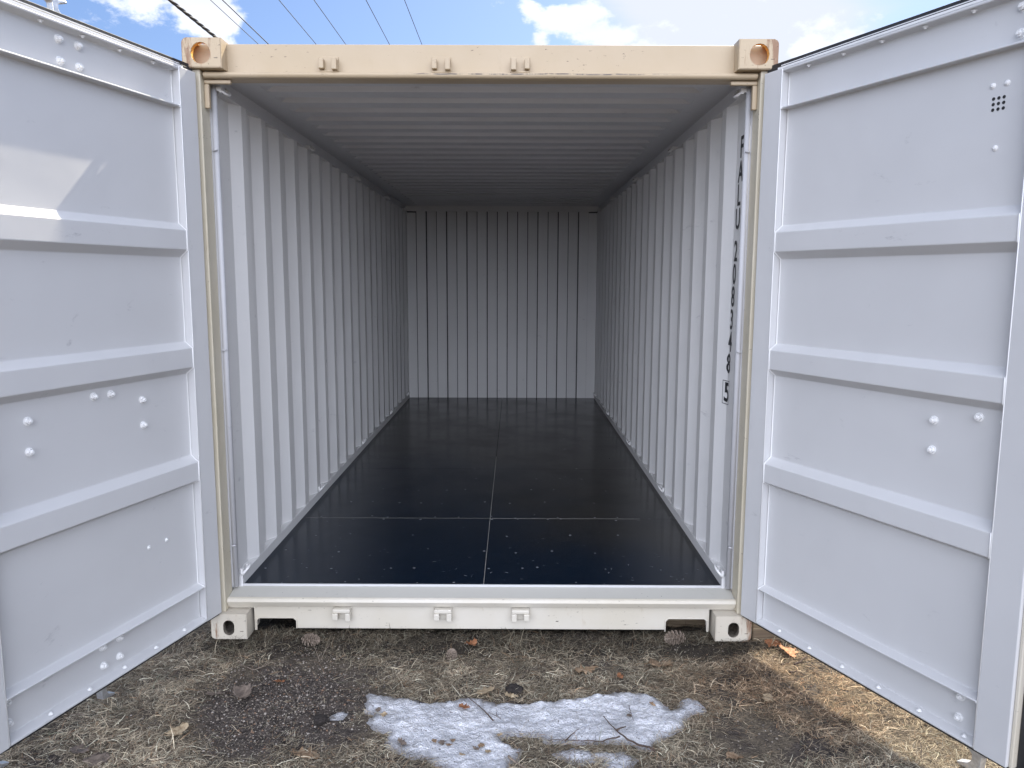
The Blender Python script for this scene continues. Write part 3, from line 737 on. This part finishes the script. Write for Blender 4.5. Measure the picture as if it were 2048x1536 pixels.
def build_gravel():
    rs = np.random.RandomState(3); n = 15000
    x = np.concatenate([rs.normal(-.72, .24, n // 2), rs.uniform(-1.6, 1.9, n - n // 2)]); y = np.concatenate([rs.normal(-.55, .24, n // 2), rs.uniform(-1.25, .1, n - n // 2)])
    P = np.stack([x, y], 1); k = (sdist(P, OUT1) < .0) & (sdist(P, OUT3) < 0) & (y < .2) & (y > -1.35); x, y = x[k], y[k]; n = len(x)
    o8 = np.array([(1,0,0),(0,1,0),(-1,0,0),(0,-1,0),(0,0,1),(0,0,-1)], float); fc = np.array([(0,1,4),(1,2,4),(2,3,4),(3,0,4),(1,0,5),(2,1,5),(3,2,5),(0,3,5)])
    r = .0013 + rs.exponential(.0013, n); r = np.minimum(r, .007)
    V = o8[None] * rs.uniform(.6, 1.2, (n, 6, 1)) * r[:, None, None] * np.array([1, 1, .7]); a = rs.uniform(0, 6.28, n); ca, sa = np.cos(a), np.sin(a)
    X = V[..., 0] * ca[:, None] - V[..., 1] * sa[:, None] + x[:, None]; Y = V[..., 0] * sa[:, None] + V[..., 1] * ca[:, None] + y[:, None]
    z = np.array([gz(p, q) for p, q in zip(x, y)]) + r * .4
    Z = V[..., 2] + z[:, None]; V = np.stack([X, Y, Z], -1).reshape(-1, 3)
    F = (fc[None] + (np.arange(n) * 6)[:, None, None]).reshape(-1, 3)
    c = np.array([(.25, .215, .18), (.13, .11, .095), (.36, .32, .28), (.20, .13, .09), (.07, .06, .055)])[rs.choice(5, n, p=[.3, .3, .12, .13, .15])]
    C4 = np.concatenate([np.repeat(c, 6, 0), np.ones((n * 6, 1))], 1)
    o = mesh_np("gravel", V, F, M_gravel, cols=C4); tag(o, "fine scattered gravel and grit on the bare dark soil", "gravel", kind='stuff')
build_gravel()

# ------------------------------------------------------------------ leaves, cones, twigs
MAPLE = [(0,-.5),(.06,-.28),(.22,-.36),(.20,-.22),(.46,-.20),(.36,-.06),(.54,.08),(.34,.10),(.40,.34),(.22,.26),(.14,.36),(.0,.58),(-.12,.34),(-.24,.28),(-.42,.36),(-.34,.12),(-.55,.06),(-.38,-.06),(-.46,-.22),(-.20,-.22),(-.22,-.38),(-.05,-.28)]
OAK = [(0,-.55),(.05,-.32),(.16,-.30),(.12,-.18),(.28,-.10),(.16,.0),(.32,.14),(.15,.20),(.20,.38),(.06,.40),(0,.55),(-.07,.40),(-.22,.36),(-.14,.20),(-.30,.12),(-.16,.0),(-.27,-.12),(-.12,-.18),(-.15,-.30),(-.04,-.32)]
def leaf(px, py, size, kind, shape, rot, label, curl=.35, lift=.012):
    p = gp(px, py, .0); bm = bmesh.new(); r2 = random.Random(px)
    bm.faces.new([bm.verts.new((a * size * r2.uniform(.88, 1.1), b * size * r2.uniform(.88, 1.1), 0)) for a, b in shape])
    bmesh.ops.triangulate(bm, faces=bm.faces)
    for _ in range(3):
        bmesh.ops.subdivide_edges(bm, edges=bm.edges, cuts=1)
    cx, cy = r2.uniform(-1, 1), r2.uniform(-1, 1)
    for v in bm.verts:
        a, b = v.co.x / size, v.co.y / size
        v.co.z = size * (curl * (a * a * (1 + cx) + b * b * (.6 + cy * .5)) + .10 * noise.noise(Vector((a * 4 + px, b * 4, 1))) + .03 * abs(math.sin(a * 14 + b * 5)))
    for v in bm.verts: v.co.z += 0
    o = build("fallen_leaf", bm, M_leaf[kind], smooth=True)
    sol = o.modifiers.new("s", 'SOLIDIFY'); sol.thickness = .0007
    o.location = (p.x, p.y, gz(p.x, p.y) + lift); o.rotation_euler = (r2.uniform(-.22, .22), r2.uniform(-.22, .22), rot)
    tag(o, label, "leaf", "fallen leaves on the ground")
LV = [(1325, 1330, .105, 'tan', MAPLE, .6, "largest crumpled tan maple leaf on the grass near the right front casting", .3, .014),
 (1172, 1338, .110, 'tan', OAK, 1.9, "long flat tan leaf on the grass above the middle of the snow", .2, .012),
 (972, 1389, .075, 'pale', MAPLE, .2, "pale leaf lying on the top edge of the snow patch", .35, .022),
 (1022, 1393, .055, 'pale', OAK, 1.3, "small pale leaf beside the dark soil clod at the snow edge", .3, .016),
 (930, 1424, .060, 'rust', OAK, .9, "rust brown curled leaf lying alone on the snow", .9, .026),
 (1577, 1304, .085, 'orange', MAPLE, .4, "bright orange leaf in the sun below the right door", .4, .016),
 (1545, 1288, .070, 'rust', MAPLE, 2.4, "reddish brown leaf beside the timber below the right door", .5, .012),
 (1535, 1398, .085, 'pale', OAK, -.6, "pale oak leaf on the grass right of the snow patch", .15, .014),
 (618, 1504, .120, 'tan', OAK, 1.3, "broad tan leaf half buried left of the snow at the near edge", .2, .010),
 (355, 1462, .080, 'pale', MAPLE, .9, "pale torn leaf between the grass and the bare gravel", .4, .016),
 (432, 1386, .090, 'grey', OAK, 1.7, "long grey leaf on the bare soil left of the small ice lump", .5, .010),
 (490, 1393, .080, 'grey', MAPLE, .3, "spiky grey upturned leaf on the bare soil", .8, .014),
 (160, 1500, .095, 'grey', OAK, 1.2, "dull grey leaf in the grass at the lower left corner", .4, .012),
 (195, 1520, .085, 'grey', MAPLE, 2.9, "dark grey maple leaf at the very bottom left of the grass", .3, .012),
 (1405, 1362, .050, 'tan', OAK, .4, "small tan leaf on the grass above the right tip of the snow", .5, .014),
 (942, 1285, .060, 'rust', MAPLE, 1.0, "reddish leaf close below the container sill", .6, .012),
 (805, 1492, .05, 'grey', OAK, .8, "dark sliver of leaf lying on the left part of the snow", .6, .022),
 (1470, 1512, .06, 'tan', MAPLE, 2.0, "tan maple leaf in the grass at the bottom right of the snow", .4, .012),
 (560, 1362, .055, 'rust', OAK, 2.2, "small rust leaf on the soil above the ice lump", .4, .010),
 (1240, 1352, .05, 'rust', OAK, .1, "narrow rust leaf on the grass between two tan leaves", .4, .012)]
for a in LV: leaf(*a)

rq = random.Random(21)
for k, (x_, y_) in enumerate([(868, 1487), (884, 1492), (897, 1496), (905, 1488), (951, 1500), (962, 1493), (975, 1502), (925, 1516), (757, 1424), (768, 1432), (1258, 1436), (1330, 1413), (1305, 1412), (1000, 1470)]):
    nm = ("left", "middle", "right")[0 if x_ < 920 else 1 if x_ < 1100 else 2]
    leaf(x_, y_, rq.uniform(.020, .034), rq.choice(('grey', 'pale', 'tan')), rq.choice((OAK, MAPLE)), rq.uniform(0, 6), "one of the small leaf scraps littering the %s part of the snow" % nm, .5, .020)
def cone(px, py, L, r, rot, label, tilt=1.45):
    p = gp(px, py, .02); bm = bmesh.new(); n = 60
    for k in range(n):
        t = (k + .5) / n; a = k * 2.39996; z = (t - .5) * L; rr = r * math.sin(math.pi * min(1, t * .85 + .15)) ** .6
        d = Vector((math.cos(a), math.sin(a), .35 + t * .5)).normalized(); sd = Vector((-math.sin(a), math.cos(a), 0)); o0 = Vector((math.cos(a) * rr * .2, math.sin(a) * rr * .2, z))
        w = r * .22; tip = o0 + d * rr; nrm = d.cross(sd) * .0022
        A = [bm.verts.new(q) for q in (o0 + sd * w * .3, o0 - sd * w * .3, tip - sd * w, tip + d * w * .4, tip + sd * w)]
        B = [bm.verts.new(v.co + nrm) for v in A]
        bm.faces.new(A); bm.faces.new(B[::-1])
        for i in range(5): bm.faces.new((A[i], B[i], B[(i+1) % 5], A[(i+1) % 5]))
    tube(bm, [(0, 0, -L/2), (0, 0, L * .45)], r * .18, 6)
    o = build("pine_cone", bm, M_cone); o.location = (p.x, p.y, gz(p.x, p.y) + r * .85); o.rotation_euler = (tilt, 0, rot)
    tag(o, label, "pine cone", "pine cones under the container sill")
cone(621, 1278, .085, .026, 1.2, "pale pine cone at the left end under the container sill")
cone(1350, 1272, .10, .030, -1.1, "dark open pine cone by the right pocket under the container sill")
cone(903, 1303, .06, .022, .3, "small reddish pine cone in the grass below the middle of the sill", .5)

def lump(px, py, r, label, mat, nm):
    p = gp(px, py, .01); bm = bmesh.new(); bmesh.ops.create_icosphere(bm, subdivisions=4, radius=r)
    for v in bm.verts:
        v.co *= 1 + .28 * noise.fractal(v.co * (2.2 / r) + Vector((px, 0, 0)), .7, 2.1, 4); v.co.z *= .6
    o = build(nm, bm, mat, smooth=True); o.location = (p.x, p.y, gz(p.x, p.y) + r * .3); tag(o, label, "soil clod")
lump(1028, 1374, .034, "round dark soil clod just above the middle of the snow patch", M_clod, "soil_clod")
lump(641, 1434, .026, "flat dark clod beside the small ice lump", M_clod, "soil_clod")

def twig(paths, r, label, z=.014, mat=None):
    bm = bmesh.new(); p0 = gp(*paths[0][0], 0); base = Vector((p0.x, p0.y, gz(p0.x, p0.y)))
    for path in paths:
        P = []
        for i in range(len(path) - 1):
            a, b = gp(*path[i], 0), gp(*path[i+1], 0)
            for k in range(5):
                q = a.lerp(b, k / 5); q.z = gz(q.x, q.y) + z + .004 * noise.noise(q * 40); q.x += .003 * noise.noise(q * 60); q.y += .003 * noise.noise(q * 55 + Vector((4, 0, 0))); P.append(q)
        q = gp(*path[-1], 0); q.z = gz(q.x, q.y) + z; P.append(q)
        m = len(P); tube(bm, [q - base for q in P], r, 6, rr=[r * (1 - .65 * i / (m - 1)) for i in range(m)])
    o = build("twig", bm, mat or M_twig); o.location = base; tag(o, label, "twig", "fallen twigs")
twig([[(1310, 1512), (1255, 1491), (1230, 1468), (1207, 1443)], [(1232, 1470), (1252, 1463)]], .0040, "forked dark branch lying across the lower right of the snow", .028)
twig([[(1240, 1481), (1196, 1491), (1146, 1488), (1096, 1484)], [(1130, 1487), (1158, 1466)]], .0026, "long thin grey twig along the lower edge of the snow", .022)
twig([[(986, 1449), (960, 1424), (932, 1401)]], .0028, "straight thin brown twig lying diagonally on the snow", .032)
twig([[(1001, 1447), (990, 1442), (978, 1434)], [(992, 1443), (994, 1430)]], .0014, "tiny reddish twig with side shoots on the snow", .032)
twig([[(1588, 1330), (1602, 1325), (1612, 1316), (1617, 1306)]], .0046, "curved brown stick in the sun near the right door", .012)
twig([[(1580, 1347), (1596, 1345), (1612, 1352)]], .0036, "short dark bent stick below the curved brown one", .012)
twig([[(1562, 1331), (1580, 1322)]], .003, "short straight dark stick below the orange leaf", .012)
twig([[(1016, 1512), (1034, 1524), (1056, 1540)]], .0045, "pale thick stick at the bottom edge between the snow lobes", .016, M_cone)
twig([[(660, 1295), (640, 1330), (618, 1275)]], .0016, "thin dry stalk bent over under the left of the sill", .03, M_cone)
twig([[(545, 1322), (505, 1340), (482, 1328), (465, 1300)]], .0016, "long wiry dry stem curving over the bare soil", .01, M_cone)
twig([[(1258, 1418), (1262, 1440), (1268, 1452)], [(1262, 1438), (1252, 1430)]], .0014, "small upright sprig poking out of the right of the snow", .03)

# ------------------------------------------------------------------ overhead cables, running away behind the container
def cable(px, h, r, label, twist=False):
    d = ray(px, 0); x = CAM.x + d.x / d.z * (h - CAM.z); bm = bmesh.new()
    ysr = np.arange(-25, 95, 2.0)
    P = [(x, float(y), h) for y in ysr]
    if twist:
        tube(bm, [(x, y, h) for y in np.arange(-6, 40, 1.0)], r * .55, 6)
        for ph in (0, 2.09, 4.19):
            tube(bm, [(x + r * .62 * math.cos(y * 12 + ph), y, h + r * .62 * math.sin(y * 12 + ph)) for y in np.arange(-4, 22, .07)], r * .72, 6)
    else: tube(bm, P, r, 6)
    o = build("overhead_cable", bm, M_wire); tag(o, label, "cable", "overhead cables")
cable(340, 4.6, .017, "thick twisted black service cable, leftmost of the overhead cables", True)
for px, lab in ((421, "thin overhead wire next to the thick twisted cable"), (445, "slightly darker overhead wire, third cable from the left"), (558, "thin overhead wire crossing blue sky, fourth from the left"),
                (628, "thin overhead wire in blue sky, third from the right"), (732, "thin overhead wire in blue sky, second from the right"), (809, "rightmost thin overhead wire in the blue sky")):
    cable(px, 8.0, .0125 if px == 445 else .0085, lab)
